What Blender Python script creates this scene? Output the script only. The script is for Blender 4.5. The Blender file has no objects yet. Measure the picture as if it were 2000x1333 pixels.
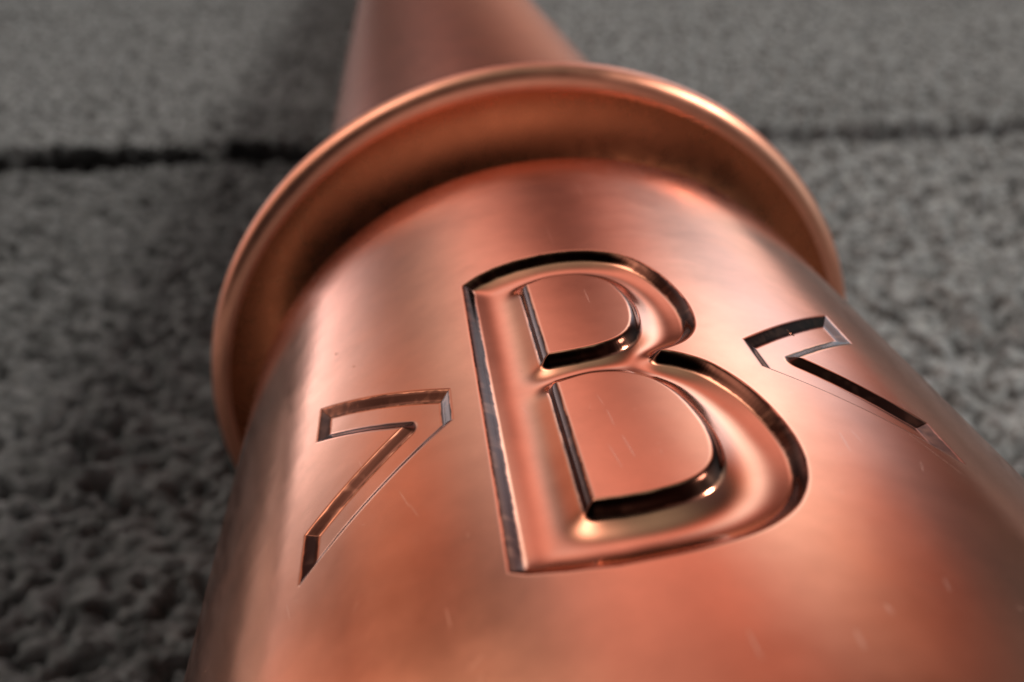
import bpy, math
import numpy as np
from mathutils import Matrix, Vector

S = 0.07                      # body radius in metres; the shapes below are in units of it
ZC = 1.195                    # height of the object's axis over the pavement
ROLL = 0.06538
sc = bpy.context.scene

# ------------------------------------------------------------------ camera
D_ = np.array([-0.11837019, 0.48060812, -0.86890985])
N_ = np.array([0.0, 0.87506195, 0.48401094])
E_ = np.array([0.99296954, 0.05729247, -0.10358125])
cd = bpy.data.cameras.new('camera'); cam = bpy.data.objects.new('camera', cd)
sc.collection.objects.link(cam); sc.camera = cam
m = Matrix([list(E_), list(D_), list(N_)]).to_4x4()
CAM = (-0.441308, 0.0, 1.77702)
m.translation = Vector((CAM[0]*S, CAM[1]*S, (CAM[2]+ZC)*S))
cam.matrix_world = m
cd.sensor_width = 36; cd.lens = 1740.9/2000*36
cd.clip_start = 0.005; cd.clip_end = 100
cd.dof.use_dof = True; cd.dof.focus_distance = 1.60*S; cd.dof.aperture_fstop = 15.0
cd.dof.aperture_blades = 7

# ------------------------------------------------------------------ light
SUN_AZ, SUN_EL = 90.0, 42.0          # azimuth from +Y towards +X
def direc(az, el):
    a, e = math.radians(az), math.radians(el)
    return Vector((math.sin(a)*math.cos(e), math.cos(a)*math.cos(e), math.sin(e)))
sd = bpy.data.lights.new('sun', 'SUN'); sun = bpy.data.objects.new('sun', sd)
sc.collection.objects.link(sun)
sd.energy = 1.5; sd.angle = math.radians(13); sd.color = (1, 0.95, 0.88)
sun.rotation_euler = direc(SUN_AZ, SUN_EL).to_track_quat('Z', 'Y').to_euler()

w = bpy.data.worlds.new('World'); sc.world = w; w.use_nodes = True
nt = w.node_tree; nt.nodes.clear()
out = nt.nodes.new('ShaderNodeOutputWorld'); bg = nt.nodes.new('ShaderNodeBackground')
sky = nt.nodes.new('ShaderNodeTexSky'); sky.sky_type = 'NISHITA'; sky.sun_disc = False
sky.sun_elevation = math.radians(SUN_EL); sky.sun_rotation = math.radians(SUN_AZ)
tc = nt.nodes.new('ShaderNodeTexCoord')
bg.inputs['Strength'].default_value = 0.1
nt.links.new(bg.outputs[0], out.inputs[0])
# added patches of sky light, some below the horizon, shaped for the copper's reflections;
# rows of (azimuth, elevation, red, green, blue), each a soft patch SZ degrees wide
SKY = [
    (-60, 3, 6.5, 15.49, 11.53, 9.55), (-30, 3, 6.5, 3.34, 4.63, 5.63), (0, 3, 6.5, 0.7, 0.28, 0.19),
    (10, 3, 6.5, 4.59, 2.4, 1.68), (20, 3, 5.5, 4.03, 2.32, 1.64), (30, 3, 5.5, 8.64, 8.2, 7.31),
    (40, 3, 6.5, 2.53, 1.01, 0.71), (-55, 13, 6.5, 2.22, 0.89, 0.62), (-35, 13, 6.5, 4.73, 2.91, 2.04),
    (-15, 13, 6.5, 0.62, 0.25, 0.17), (35, 13, 5.5, 8.57, 12.14, 15.57), (-60, 23, 6.5, 19.7, 16.11, 13.53),
    (-30, 23, 6.5, 2.82, 1.13, 0.79), (-20, 23, 6.5, 2.85, 4.44, 4.64), (-10, 23, 6.5, 6.17, 3.68, 3.23),
    (10, 23, 6.5, 0.45, 0.18, 0.13), (20, 23, 5.5, 5.15, 2.06, 1.44), (30, 23, 5.5, 11.72, 17.91, 21.32),
    (40, 23, 6.5, 3.96, 1.58, 1.11), (-55, 33, 6.5, 2.14, 1.72, 1.22), (-15, 33, 6.5, 2.96, 4.3, 5.38),
    (-5, 33, 6.5, 2.18, 1.0, 0.7), (25, 33, 6.5, 8.41, 12.96, 15.3), (35, 33, 6.5, 5.01, 2.98, 2.08),
    (55, 33, 6.5, 0.27, 0.11, 0.07), (-60, 44, 8.5, 27.69, 24.87, 22.34), (-8, 44, 8.5, 6.93, 4.51, 4.23),
    (5, 44, 8.5, 0.67, 0.89, 1.16), (18, 44, 8.5, 5.0, 2.0, 1.4), (-54, 56, 8.5, 28.8, 27.04, 24.91),
    (90, 15, 15, 7.18, 9.55, 10.12), (90, 45, 15, 1.17, 1.05, 1.36), (120, 45, 15, 0.23, 0.13, 0.09),
    (150, 45, 15, 0.35, 0.15, 0.1), (180, 15, 15, 7.45, 6.17, 5.81), (0, 78, 13, 2.78, 3.65, 3.27),
    (-52, -8, 6.5, 3.0, 2.37, 2.45), (-32, -8, 6.5, 17.01, 18.72, 19.94), (-22, -8, 6.5, 7.39, 2.96, 2.07),
    (-52, -19, 6.5, 5.99, 5.53, 5.32), (-42, -19, 6.5, 6.12, 6.51, 6.77), (-32, -19, 6.5, 11.48, 11.38, 11.34),
    (-22, -19, 6.5, 10.31, 9.54, 9.08),
]
SKY_PATCHES = [(a, e, z, (r, g, b), 1.0) for a, e, z, r, g, b in SKY]
tint = nt.nodes.new('ShaderNodeMix'); tint.data_type = 'RGBA'; tint.blend_type = 'MIX'
tint.inputs['Factor'].default_value = 0.97
nt.links.new(sky.outputs[0], tint.inputs[6]); tint.inputs[7].default_value = (0.000, 0.000, 0.000, 1)
cur = tint.outputs[2]
def vm(op, a, b):
    n = nt.nodes.new('ShaderNodeVectorMath'); n.operation = op
    for i, q in enumerate((a, b)):
        if hasattr(q, 'links'): nt.links.new(q, n.inputs[i])
        else: n.inputs[i].default_value = q
    return n
def mm(op, a, b=None):
    n = nt.nodes.new('ShaderNodeMath'); n.operation = op
    for i, q in enumerate((a, b)):
        if q is None: continue
        if hasattr(q, 'links'): nt.links.new(q, n.inputs[i])
        else: n.inputs[i].default_value = q
    return n.outputs[0]
for az, el, sz, col, st in SKY_PATCHES:
    dt = vm('DOT_PRODUCT', tc.outputs['Generated'], tuple(direc(az, el))).outputs['Value']
    k = 1.0/math.radians(sz)**2
    g = mm('EXPONENT', mm('MULTIPLY', mm('SUBTRACT', dt, 1.0), k))
    mul = nt.nodes.new('ShaderNodeVectorMath'); mul.operation = 'SCALE'
    mul.inputs[0].default_value = tuple(c*st for c in col); nt.links.new(g, mul.inputs['Scale'])
    cur = vm('ADD', cur, mul.outputs[0]).outputs[0]
nt.links.new(cur, bg.inputs['Color'])

sc.view_settings.view_transform = 'Standard'; sc.view_settings.look = 'None'
sc.view_settings.exposure = 0.0; sc.view_settings.gamma = 1.0
sc.render.engine = 'CYCLES'

# ------------------------------------------------------------------ helpers
def mat(name):
    M = bpy.data.materials.new(name); M.use_nodes = True
    t = M.node_tree; b = t.nodes['Principled BSDF']
    return M, t, b
def node(t, typ, **kw):
    n = t.nodes.new(typ)
    for k, v in kw.items():
        if k.startswith('i_'):
            key = k[2:].replace('_', ' ')
            n.inputs[key].default_value = v
        else: setattr(n, k, v)
    return n
def ramp(t, src, stops):
    r = t.nodes.new('ShaderNodeValToRGB'); e = r.color_ramp.elements
    e[0].position, e[0].color = stops[0][0], (*stops[0][1], 1)
    e[1].position, e[1].color = stops[-1][0], (*stops[-1][1], 1)
    for p, c in stops[1:-1]:
        q = e.new(p); q.color = (*c, 1)
    t.links.new(src, r.inputs[0]); return r.outputs[0]
def g3(v): return (v, v, v)

def build(name, verts, faces, material, parent=None, normals=None, uv=None, shade_dirt=None, scratch=None):
    me = bpy.data.meshes.new(name)
    verts = np.asarray(verts, np.float32); faces = np.asarray(faces, np.int32)
    me.vertices.add(len(verts)); me.vertices.foreach_set('co', verts.ravel())
    nf = len(faces)
    me.loops.add(nf*4); me.loops.foreach_set('vertex_index', faces.ravel())
    me.polygons.add(nf); me.polygons.foreach_set('loop_start', np.arange(0, nf*4, 4, dtype=np.int32))
    me.polygons.foreach_set('loop_total', np.full(nf, 4, np.int32))
    me.update(calc_edges=True)
    me.polygons.foreach_set('use_smooth', np.ones(nf, bool))
    if uv is not None:
        l = me.uv_layers.new(name='UVMap')
        l.data.foreach_set('uv', np.asarray(uv, np.float32)[faces.ravel()].ravel())
    if scratch is not None:
        me.attributes.new('scratch', 'FLOAT', 'POINT').data.foreach_set('value', np.asarray(scratch, np.float32))
    if shade_dirt is not None:
        me.attributes.new('shade_dirt', 'FLOAT', 'POINT').data.foreach_set('value', np.asarray(shade_dirt, np.float32))
    if normals is not None:
        me.normals_split_custom_set_from_vertices([tuple(n) for n in normals.tolist()])
    me.materials.append(material)
    o = bpy.data.objects.new(name, me); sc.collection.objects.link(o)
    if parent: o.parent = parent
    return o

# ------------------------------------------------------------------ materials
def copper(name, rough=0.16, tone=(0.87, 0.335, 0.20), wear=1.0):
    M, t, b = mat(name)
    b.inputs['Metallic'].default_value = 1.0
    uv = node(t, 'ShaderNodeTexCoord')
    U = uv.outputs['UV']
    n1 = node(t, 'ShaderNodeTexNoise', i_Scale=5.0, i_Detail=6.0, i_Roughness=0.6)
    t.links.new(U, n1.inputs['Vector'])
    c = ramp(t, n1.outputs['Fac'], [(0.3, tuple(q*0.86 for q in tone)), (0.7, tuple(min(1, q*1.08) for q in tone))])
    # small dark specks of tarnish
    n2 = node(t, 'ShaderNodeTexNoise', i_Scale=120.0, i_Detail=2.0)
    t.links.new(U, n2.inputs['Vector'])
    sp = ramp(t, n2.outputs['Fac'], [(0.74, g3(0)), (0.80, g3(0.5))])
    mx = node(t, 'ShaderNodeMix', data_type='RGBA')
    t.links.new(sp, mx.inputs[0]); t.links.new(c, mx.inputs[6]); mx.inputs[7].default_value = (0.35, 0.14, 0.09, 1)
    # scratches and dents, drawn where they lie on the metal
    sa = node(t, 'ShaderNodeAttribute', attribute_name='scratch'); sums = sa.outputs['Fac']
    mx2 = node(t, 'ShaderNodeMix', data_type='RGBA')
    k = node(t, 'ShaderNodeMath', operation='MULTIPLY'); t.links.new(sums, k.inputs[0]); k.inputs[1].default_value = 0.6*wear
    t.links.new(k.outputs[0], mx2.inputs[0]); t.links.new(mx.outputs[2], mx2.inputs[6]); mx2.inputs[7].default_value = (1, 0.66, 0.52, 1)
    # shade of the bevels, painted dark along the edges of the pressed marks
    ga = node(t, 'ShaderNodeAttribute', attribute_name='shade_dirt')
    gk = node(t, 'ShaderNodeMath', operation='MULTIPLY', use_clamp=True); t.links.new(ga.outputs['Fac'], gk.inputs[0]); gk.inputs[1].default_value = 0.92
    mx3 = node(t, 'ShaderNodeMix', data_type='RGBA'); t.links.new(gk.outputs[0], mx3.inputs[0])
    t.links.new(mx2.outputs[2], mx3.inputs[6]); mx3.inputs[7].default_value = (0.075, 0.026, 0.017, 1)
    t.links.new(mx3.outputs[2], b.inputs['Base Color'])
    n3 = node(t, 'ShaderNodeTexNoise', i_Scale=14.0, i_Detail=8.0, i_Roughness=0.7)
    t.links.new(U, n3.inputs['Vector'])
    rr = ramp(t, n3.outputs['Fac'], [(0.3, g3(rough*0.85)), (0.72, g3(rough*1.25))])
    ra = node(t, 'ShaderNodeMath', operation='MULTIPLY_ADD')
    t.links.new(sums, ra.inputs[0]); ra.inputs[1].default_value = 0.22*wear; t.links.new(rr, ra.inputs[2])
    t.links.new(ra.outputs[0], b.inputs['Roughness'])
    # gentle unevenness of beaten metal, and the scratches' relief
    n4 = node(t, 'ShaderNodeTexNoise', i_Scale=3.2, i_Detail=3.0, i_Roughness=0.45)
    t.links.new(U, n4.inputs['Vector'])
    b1 = node(t, 'ShaderNodeBump', i_Strength=0.12, i_Distance=0.0012)
    t.links.new(n4.outputs['Fac'], b1.inputs['Height'])
    t.links.new(b1.outputs[0], b.inputs['Normal'])
    return M
cop = copper('copper_satin')
cop_cut = copper('copper_cut', rough=0.12, tone=(0.87, 0.345, 0.21), wear=0.5)
cop_pole = copper('copper_dull', rough=0.22, tone=(0.56, 0.20, 0.115), wear=0.3)

# ------------------------------------------------------------------ pavement
rng = np.random.default_rng(5)
def vnoise(x, y, seed):
    r = np.random.default_rng(seed); T = r.random((256, 256))
    xi = np.floor(x).astype(int); yi = np.floor(y).astype(int)
    fx = x-xi; fy = y-yi; fx = fx*fx*(3-2*fx); fy = fy*fy*(3-2*fy)
    a = T[xi & 255, yi & 255]; b = T[(xi+1) & 255, yi & 255]
    c = T[xi & 255, (yi+1) & 255]; d = T[(xi+1) & 255, (yi+1) & 255]
    return (a*(1-fx)+b*fx)*(1-fy)+(c*(1-fx)+d*fx)*fy
def sm(x): x = np.clip(x, 0, 1); return x*x*(3-2*x)
def joint_dirt(X, Y):
    d = np.abs(Y-10.0-0.10*(vnoise(X*1.1, 13+0*Y, 6)-0.5)-0.05*(vnoise(X*6, Y*2, 7)-.5))
    return sm(1.4-(d-0.22-0.12*(1-sm((X+3)/5)))/0.10)*(0.75+0.5*vnoise(X*9, Y*9, 31))*(1-0.35*sm((X-1)/4))
def ground_h(X, Y):
    h = 0.030*(vnoise(X*1.3, Y*1.3, 1)-0.5)
    h += 0.08*(vnoise(X*7, Y*7, 2)-0.5)
    p = vnoise(X*13+3*vnoise(X*2, Y*2, 8), Y*13, 3)
    h -= 0.16*np.clip((p-0.58)/0.25, 0, 1)*(0.4+vnoise(X*3, Y*3, 9))
    h += 0.075*(vnoise(X*26, Y*26, 4)-0.5)
    for y0, wd, dp in ((10.0, 0.33, 1.0), (20.0, 0.12, 0.2), (0.0, .2, .35)):
        e = (np.abs(Y-y0-0.10*(vnoise(X*1.1, Y*0+3+y0, 6)-0.5)-0.05*(vnoise(X*6, Y*2, 7)-.5))-wd)/0.06
        h -= dp*(1.25-0.5*sm((X+4)/6))*(1-np.clip(e, 0, 1)**0.7)
    e = np.clip((np.abs(X+5.3)-0.12)/0.1, 0, 1)
    h -= np.where(Y < 10, 0.4*(1-e), 0)
    return h
xs = np.concatenate([np.linspace(-10, 14, 900), np.linspace(14, 60, 40)[1:]])
ys = np.concatenate([np.linspace(-40, 0.5, 40)[:-1], np.linspace(0.5, 12, 620), np.linspace(12, 26, 330)[1:], np.linspace(26, 90, 40)[1:]])
GX, GY = np.meshgrid(xs, ys, indexing='ij')
GZ = ground_h(GX, GY); 
def grid_faces(nx, ny):
    i = np.arange(nx*ny).reshape(nx, ny)
    return np.stack([i[:-1, :-1], i[1:, :-1], i[1:, 1:], i[:-1, 1:]], -1).reshape(-1, 4)
M, t, b = mat('worn_granite_paving')
geo = node(t, 'ShaderNodeTexCoord'); P = geo.outputs['Object']
a1 = node(t, 'ShaderNodeTexNoise', i_Scale=70.0, i_Detail=6.0, i_Roughness=0.7); t.links.new(P, a1.inputs['Vector'])
v1 = node(t, 'ShaderNodeTexVoronoi', i_Scale=230.0); t.links.new(P, v1.inputs['Vector'])
v1r = ramp(t, v1.outputs['Color'], [(0.0, (0.055, 0.052, 0.048)), (0.45, (0.21, 0.212, 0.21)), (0.8, (0.31, 0.305, 0.295)), (1.0, (0.5, 0.49, 0.46))])
a2 = ramp(t, a1.outputs['Fac'], [(0.36, (0.055, 0.056, 0.056)), (0.5, (0.26, 0.262, 0.26)), (0.64, (0.54, 0.545, 0.54))])
mx = node(t, 'ShaderNodeMix', data_type='RGBA'); mx.inputs[0].default_value = 0.45
t.links.new(a2, mx.inputs[6]); t.links.new(v1r, mx.inputs[7]); # tone per slab: shade is painted into the two on the left
sa = node(t, 'ShaderNodeAttribute', attribute_name='shade_dirt')
v2 = node(t, 'ShaderNodeTexVoronoi', i_Scale=95.0); t.links.new(P, v2.inputs['Vector'])
sp = ramp(t, v2.outputs['Distance'], [(0.06, g3(1)), (0.16, g3(0))])
v2c = ramp(t, v2.outputs['Color'], [(0.80, g3(0)), (0.86, g3(1))])
sk = node(t, 'ShaderNodeMath', operation='MULTIPLY'); t.links.new(sp, sk.inputs[0]); t.links.new(v2c, sk.inputs[1])
qz = node(t, 'ShaderNodeMix', data_type='RGBA'); t.links.new(sk.outputs[0], qz.inputs[0]); t.links.new(mx.outputs[2], qz.inputs[6]); qz.inputs[7].default_value = (0.8, 0.79, 0.76, 1)
vs = node(t, 'ShaderNodeVectorMath', operation='SCALE'); t.links.new(qz.outputs[2], vs.inputs[0]); t.links.new(sa.outputs['Fac'], vs.inputs['Scale'])
t.links.new(vs.outputs[0], b.inputs['Base Color'])
b.inputs['Roughness'].default_value = 0.8
bp = node(t, 'ShaderNodeBump', i_Strength=0.6, i_Distance=0.0015); t.links.new(a1.outputs['Fac'], bp.inputs['Height'])
t.links.new(bp.outputs[0], b.inputs['Normal'])
gr = build('pavement', np.stack([GX, GY, GZ], -1).reshape(-1, 3)*S, grid_faces(len(xs), len(ys)), M, shade_dirt=(np.where(GX < 0.2, np.where(GY < 10, np.where(GX < -5.3, 2.5, 0.5), 0.78), (np.where(GY < 10, 1.15, 1.04)))*(1-0.98*np.clip(joint_dirt(GX, GY), 0, 1))).ravel())  # pale slab at far left, out of view, added to brighten the barrel's reflections
gr['kind'] = 'structure'

# ------------------------------------------------------------------ the copper post
root = bpy.data.objects.new('copper_post', None); sc.collection.objects.link(root)
root.location = (0, 2.85*S, 0); root.empty_display_size = 0.02
root['label'] = 'shiny copper post lying on grey paving, letter B pressed between two arrowheads'
root['category'] = 'post'
OFF = np.array([0, -2.85, ZC])

def catmull(pts, n=8):
    P = np.array(pts); out = []
    for i in range(len(P)-1):
        p0 = P[max(i-1, 0)]; p1 = P[i]; p2 = P[i+1]; p3 = P[min(i+2, len(P)-1)]
        for k in range(n):
            u = k/n
            out.append(0.5*((2*p1)+(-p0+p2)*u+(2*p0-5*p1+4*p2-p3)*u*u+(-p0+3*p1-3*p2+p3)*u**3))
    out.append(P[-1]); return np.array(out)
top_bowl = catmull([(-1.861, 1.806), (-1.761, 1.804), (-1.676, 1.784), (-1.615, 1.742), (-1.573, 1.661), (-1.553, 1.56), (-1.553, 1.479), (-1.569, 1.41), (-1.603, 1.362), (-1.652, 1.334)])
low_bowl = catmull([(-1.652, 1.334), (-1.615, 1.313), (-1.577, 1.278), (-1.541, 1.21), (-1.521, 1.131), (-1.517, 1.045), (-1.533, 0.973), (-1.561, 0.92), (-1.596, 0.882), (-1.645, 0.853), (-1.70, 0.838), (-1.76, 0.831), (-1.84, 0.832)])
B_OUT = np.concatenate([[(-1.984, 1.765), (-1.95, 1.785), (-1.91, 1.799)], top_bowl, low_bowl[1:], [(-1.91, 0.846), (-1.960, 0.862), (-1.984, 0.877)]])
C1 = np.concatenate([[(-1.849, 1.675)], catmull([(-1.815, 1.687), (-1.785, 1.687), (-1.735, 1.674), (-1.69, 1.632), (-1.670, 1.556), (-1.672, 1.488), (-1.687, 1.432), (-1.716, 1.396), (-1.759, 1.379), (-1.80, 1.376)]), [(-1.849, 1.381)]])
C2 = np.concatenate([[(-1.849, 1.283)], catmull([(-1.81, 1.289), (-1.78, 1.289), (-1.735, 1.276), (-1.694, 1.243), (-1.667, 1.193), (-1.653, 1.13), (-1.650, 1.072), (-1.661, 1.018), (-1.684, 0.985), (-1.72, 0.966), (-1.771, 0.958), (-1.81, 0.959)]), [(-1.849, 0.966)]])
AR_L = np.array([(-2.345, 1.583), (-2.04, 1.373), (-2.04, 1.276), (-2.345, 1.078), (-2.345, 1.194), (-2.137, 1.325), (-2.345, 1.468)])
AR_R = np.array([(-1.205, 1.590), (-1.486, 1.372), (-1.486, 1.276), (-1.200, 1.070), (-1.200, 1.187), (-1.392, 1.327), (-1.205, 1.470)])

def sdf(loops, X, T, pad=0.04):
    """positive inside the outline"""
    res = np.full(X.shape, -pad); allp = np.concatenate(loops)
    lo = allp.min(0)-pad; hi = allp.max(0)+pad
    msk = (X > lo[0]) & (X < hi[0]) & (T > lo[1]) & (T < hi[1])
    x = X[msk]; y = T[msk]; best = np.full(x.shape, 1e9); ins = np.zeros(x.shape, bool)
    for L in loops:
        for i in range(len(L)):
            a = L[i]; q = L[(i+1) % len(L)]; dx, dy = q-a; l2 = dx*dx+dy*dy
            if l2 < 1e-12: continue
            u = np.clip(((x-a[0])*dx+(y-a[1])*dy)/l2, 0, 1)
            best = np.minimum(best, (x-a[0]-u*dx)**2+(y-a[1]-u*dy)**2)
            if dy != 0:
                c = ((a[1] > y) != (q[1] > y)) & (x < dx*(y-a[1])/dy+a[0]); ins ^= c
    dd = np.sqrt(best); res[msk] = np.where(ins, dd, -dd); return res
def sm(x): x = np.clip(x, 0, 1); return x*x*(3-2*x)

def lathe_xyz(X, T, R):
    ph = -X-ROLL
    return np.stack([np.cos(ph)*R, T, np.sin(ph)*R], -1)+OFF

# body: a cylinder whose wall carries the pressed letter and the two arrowheads
step = 0.0014
xd = np.arange(-2.40, -1.15, step)
xl = np.linspace(-4.6, -2.40, 80)[:-1]; xr = np.linspace(-1.15, -4.6+2*math.pi, 110)[1:]
xs = np.concatenate([xl, xd, xr]); n0 = len(xl); nd = n0+len(xd)
prof_near = [(-0.90, 1.0), (-0.6, 1.0), (-0.3, 1.0), (0, 1.0), (0.3, 1.0), (0.5, 1.0)]
td = np.arange(0.60, 1.83, step)
prof_far = [(1.9, 1.0), (2.0, 1.0), (2.1, 1.0), (2.2, 1.0), (2.3, 1.0)]
for k in range(0, 25):
    a = k/24*math.pi/2; prof_far.append((2.44+0.10*math.sin(a), 0.90+0.10*math.cos(a)))
prof_far.append((2.541, 0.82))
ts = np.concatenate([[p[0] for p in prof_near], td, [p[0] for p in prof_far]])
rs = np.concatenate([[p[1] for p in prof_near], np.ones(len(td)), [p[1] for p in prof_far]])
X, T = np.meshgrid(xs, ts, indexing='ij'); R = np.repeat(rs[None], len(xs), 0)
jag = 0.0020*(vnoise(X*40, T*40, 21)-0.5)+0.0012*(vnoise(X*120, T*120, 22)-0.5)
sB = sdf([B_OUT, C1, C2], X, T); sL = sdf([AR_L], X, T); sR = sdf([AR_R], X, T)
wob = 0.0005*(vnoise(X*16, T*16, 23)-0.5)
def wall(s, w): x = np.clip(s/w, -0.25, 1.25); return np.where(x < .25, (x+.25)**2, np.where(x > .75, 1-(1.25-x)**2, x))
def soften(H, n, passes=3):
    """box-blur the evenly spaced part of the grid, so that the groove floor has no creases"""
    a, b_ = n0, nd; c = len(prof_near); e = c+len(td); Q = H[a:b_, c:e]
    for _ in range(passes):
        for ax in (0, 1):
            P_ = np.pad(Q, [(n+1, n) if k == ax else (0, 0) for k in (0, 1)], mode='edge').cumsum(ax)
            Q = (np.take(P_, range(2*n+1, P_.shape[ax]), ax)-np.take(P_, range(0, P_.shape[ax]-2*n-1), ax))/(2*n+1)
    H = H.copy(); H[a:b_, c:e] = Q; return H
def cutB(s):
    H = np.sin(np.clip((s-0.004)/0.060, 0, 1)*math.pi/2)
    return 0.0115*wall(s, 0.0165)+0.019*soften(H, 8)*sm((s-0.002)/0.022)
def cutA(s): return 0.0115*wall(s, 0.022)
R = R-cutB(sB)-cutA(sL)-cutA(sR)-wob*(sm((sB-0.01)/0.02)+sm((sL-0.01)/0.015)+sm((sR-0.01)/0.015))
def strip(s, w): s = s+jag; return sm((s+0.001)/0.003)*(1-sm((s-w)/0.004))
EDGE_SHADE = np.clip(strip(sB, 0.0165)+strip(sL, 0.021)+strip(sR, 0.021), 0, 1)*(0.9+0.2*vnoise(X*23, T*23, 24)+0.2*vnoise(X*90, T*90, 25))
SCR = [(-1.740, 1.604, -1.740, 1.540, 1.2), (-1.785, 1.172, -1.783, 1.125, 1.0), (-1.777, 1.097, -1.771, 1.040, 1.3), (-1.802, 1.082, -1.795, 1.023, 0.9), (-1.433, 1.079, -1.439, 1.028, 1.2), (-1.407, 1.091, -1.404, 1.056, 1.0), (-1.284, 1.117, -1.234, 1.023, 1.3), (-1.314, 1.031, -1.328, 1.001, 1.8), (-1.217, 1.263, -1.229, 1.215, 1.0), (-1.190, 1.236, -1.205, 1.185, 1.0), (-1.444, 0.758, -1.450, 0.735, 1.8), (-1.549, 0.713, -1.547, 0.697, 1.8), (-1.366, 0.720, -1.359, 0.715, 1.8), (-1.604, 0.677, -1.606, 0.647, 1.5), (-1.674, 1.420, -1.678, 1.366, 0.7), (-1.792, 1.221, -1.787, 1.185, 0.7), (-1.769, 1.969, -1.763, 1.895, 0.9), (-2.077, 0.857, -2.072, 0.823, 0.7), (-2.144, 1.148, -2.126, 1.095, 0.7), (-2.126, 1.104, -2.111, 1.063, 0.6), (-2.230, 1.301, -2.211, 1.240, 0.6), (-1.366, 1.331, -1.360, 1.311, 0.7), (-1.619, 0.907, -1.623, 0.875, 0.8), (-1.724, 0.694, -1.723, 0.650, 1.2), (-2.702, 1.231, -2.621, 1.107, 1.2), (-2.509, 1.021, -2.470, 1.017, 1.0), (-1.962, 1.321, -1.965, 1.274, 0.5), (-1.727, 1.336, -1.712, 1.314, 0.6), (-2.371, 1.056, -2.358, 1.014, 0.7), (-2.205, 2.112, -2.193, 2.034, 0.7), (-1.643, 2.259, -1.641, 2.177, 1.0), (-1.663, 1.202, -1.666, 1.141, 0.6), ]
DENT = [(-2.319, 1.784, -2.281, 1.744, 1.6), (-2.005, 0.756, -1.957, 0.746, 1.8), (-1.360, 1.454, -1.345, 1.447, 1.0), (-2.259, 1.661, -2.241, 1.636, 1.2), (-1.874, 0.821, -1.875, 0.809, 1.5), ]
for k in range(45):                    # tiny nicks all over, in loose clusters
    cx, ct = [(-1.35, 1.1), (-1.75, 1.15), (-2.2, 0.9), (-1.9, 1.85)][k % 4]
    x0 = cx+rng.normal()*0.16; t0 = ct+rng.normal()*0.16; an = rng.random()*3.1; ln = 0.006+0.02*rng.random()**2
    SCR.append((x0, t0, x0+ln*math.cos(an), t0+ln*math.sin(an), 0.2+0.35*rng.random()))
def marks(L):
    o = np.zeros(X.shape)
    for x0, t0, x1, t1, wd in L:
        wd *= 0.0016; dx, dy = x1-x0, t1-t0; l2 = dx*dx+dy*dy
        i0, i1 = np.searchsorted(xs, [min(x0, x1)-.01, max(x0, x1)+.01]); j0, j1 = np.searchsorted(ts, [min(t0, t1)-.01, max(t0, t1)+.01])
        x = X[i0:i1, j0:j1]; y = T[i0:i1, j0:j1]
        u = np.clip(((x-x0)*dx+(y-t0)*dy)/l2, 0, 1)
        q = np.hypot(x-x0-u*dx, y-t0-u*dy)
        o[i0:i1, j0:j1] = np.maximum(o[i0:i1, j0:j1], sm(1.3-q/(wd*(0.4+2.4*u*(1-u)))))
    return o
SC = marks(SCR)*0.5; R = R-0.0016*marks([(a, b, c, d, w*1.6) for a, b, c, d, w in DENT])
V = lathe_xyz(X, T, R)
nx, ny = X.shape
idx = np.arange(nx*ny).reshape(nx, ny); F = np.stack([idx[:-1, :-1], idx[:-1, 1:], idx[1:, 1:], idx[1:, :-1]], -1)
# vertex normals over the whole wall
dX = np.roll(V, -1, 0)-np.roll(V, 1, 0); dT = np.gradient(V, axis=1)
dX[0] = V[1]-V[0]; dX[0] /= np.linalg.norm(dX[0], axis=-1, keepdims=True)
NR = np.cross(dT, dX)
ph_ = -X-ROLL; dr = np.gradient(rs, ts)[None]
an = np.stack([np.cos(ph_), -dr+0*X, np.sin(ph_)], -1); NR /= np.linalg.norm(NR, axis=-1, keepdims=True)+1e-12
rad = V-OFF; rad[..., 1] = 0
if (NR*rad)[nx//3, ny//2].sum() < 0: NR = -NR; 
an /= np.linalg.norm(an, axis=-1, keepdims=True)
flat = (np.maximum(np.maximum(sB, sL), sR) < -0.012) | (T > 1.84)
NR[flat] = an[flat]; NR[:n0+1] = an[:n0+1]; NR[nd-1:] = an[nd-1:]
Vf = V.reshape(-1, 3); Nf = NR.reshape(-1, 3); UV = np.stack([X, T], -1).reshape(-1, 2)
fn = np.cross(Vf[F[5, 300, 1]]-Vf[F[5, 300, 0]], Vf[F[5, 300, 3]]-Vf[F[5, 300, 0]])
if fn @ Nf[F[5, 300, 0]] < 0: F = F[..., ::-1]
th = -0.006
fs = lambda q: q[:-1, :-1]
selB = fs(sB) > th; selL = fs(sL) > th; selR = fs(sR) > th
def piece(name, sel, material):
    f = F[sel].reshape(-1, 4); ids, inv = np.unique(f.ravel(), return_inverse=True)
    return build(name, Vf[ids]*S, inv.reshape(-1, 4), material, root, Nf[ids], UV[ids], EDGE_SHADE.ravel()[ids], SC.ravel()[ids])
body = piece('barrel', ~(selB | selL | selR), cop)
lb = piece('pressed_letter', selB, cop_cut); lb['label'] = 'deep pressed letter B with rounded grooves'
l1 = piece('pressed_arrowhead', selL, cop_cut); l1['label'] = 'arrowhead left of the letter, pointing right at it'
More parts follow.
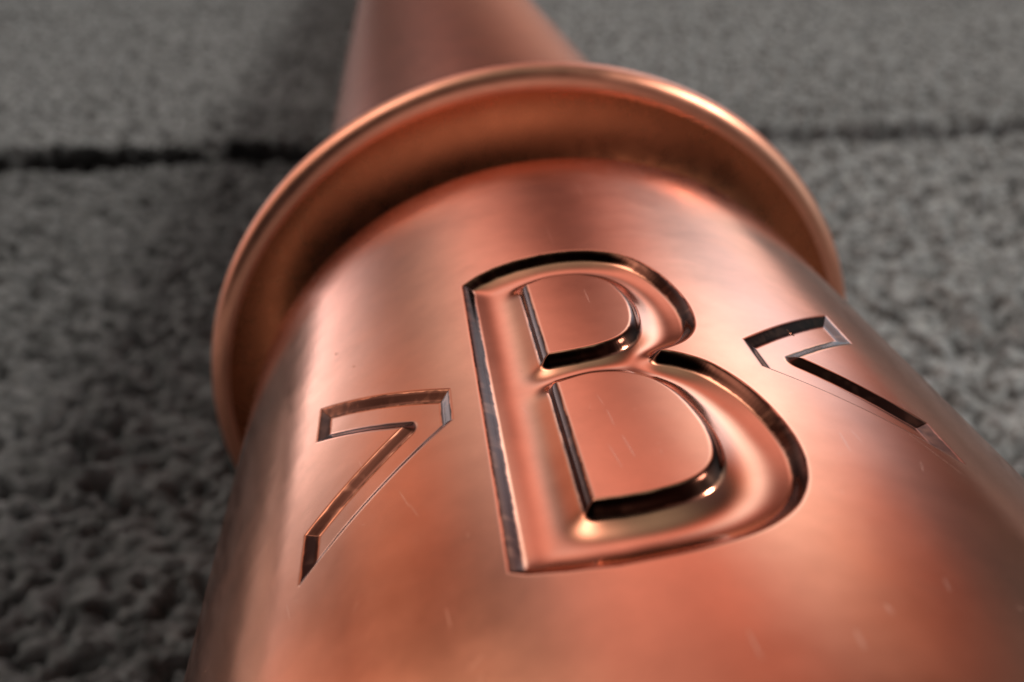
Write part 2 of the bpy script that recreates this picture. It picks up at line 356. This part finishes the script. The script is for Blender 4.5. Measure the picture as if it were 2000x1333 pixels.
l2 = piece('pressed_arrowhead', selR, cop_cut); l2['label'] = 'arrowhead right of the letter, pointing left at it'

def lathe(name, prof, material, n=256):
    prof = np.array(prof); a = np.linspace(-2.4, -2.4+2*math.pi, n, endpoint=False)
    X, T = np.meshgrid(a, prof[:, 0], indexing='ij'); R = np.repeat(prof[None, :, 1], n, 0)
    V = lathe_xyz(X, T, R).reshape(-1, 3)
    i = np.arange(n*len(prof)).reshape(n, -1); j = np.roll(i, -1, 0)
    F = np.stack([i[:, :-1], j[:, :-1], j[:, 1:], i[:, 1:]], -1).reshape(-1, 4)
    return build(name, V*S, F, material, root, uv=np.stack([-abs(X-(-2.4+math.pi)), np.cumsum(np.r_[0, np.linalg.norm(np.diff(prof, axis=0), axis=1)])[None].repeat(n, 0)], -1).reshape(-1, 2))
def arc(ct, cr, r, a0, a1, n): return [(ct+r*math.cos(math.radians(a0+(a1-a0)*k/n)), cr+r*math.sin(math.radians(a0+(a1-a0)*k/n))) for k in range(n+1)]
# collar: hollow cove that flares from the barrel's shoulder out to a rolled rim
cove = [(2.52, 0.85)]+[(2.545+0.23*math.sin(a), 0.85+0.28*(1-math.cos(a))) for a in np.linspace(0, math.pi/2*0.97, 30)]
rimc = (2.835, 1.127); rr = 0.063
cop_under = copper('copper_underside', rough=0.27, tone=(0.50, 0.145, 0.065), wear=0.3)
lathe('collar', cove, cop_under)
cop_rim = copper('copper_rim', rough=0.33, tone=(0.87, 0.36, 0.23))
lathe('rolled_rim', arc(rimc[0], rimc[1], rr, 190, -20, 32)+[(2.91, 1.08), (2.93, 0.98), (2.95, 0.925)], cop_rim)
# the near end, outside the picture: the same rolled rim closes the barrel and carries it level
prof = [(-0.899, 0.995)]+arc(-0.96, 1.127, rr, 300, 100, 24)+arc(-1.0, 1.10, .06, 120, 180, 6)+[(-1.07, 0.98), (-1.08, .8), (-1.09, 0.02), (-1.09, 0.0005)]
lathe('end_rim', prof, cop)
lathe('shaft', [(2.93, 0.929)]+[(q, 0.929) for q in np.linspace(3, 24, 60)]+[(24.04, .9), (24.05, .001)], cop_pole)
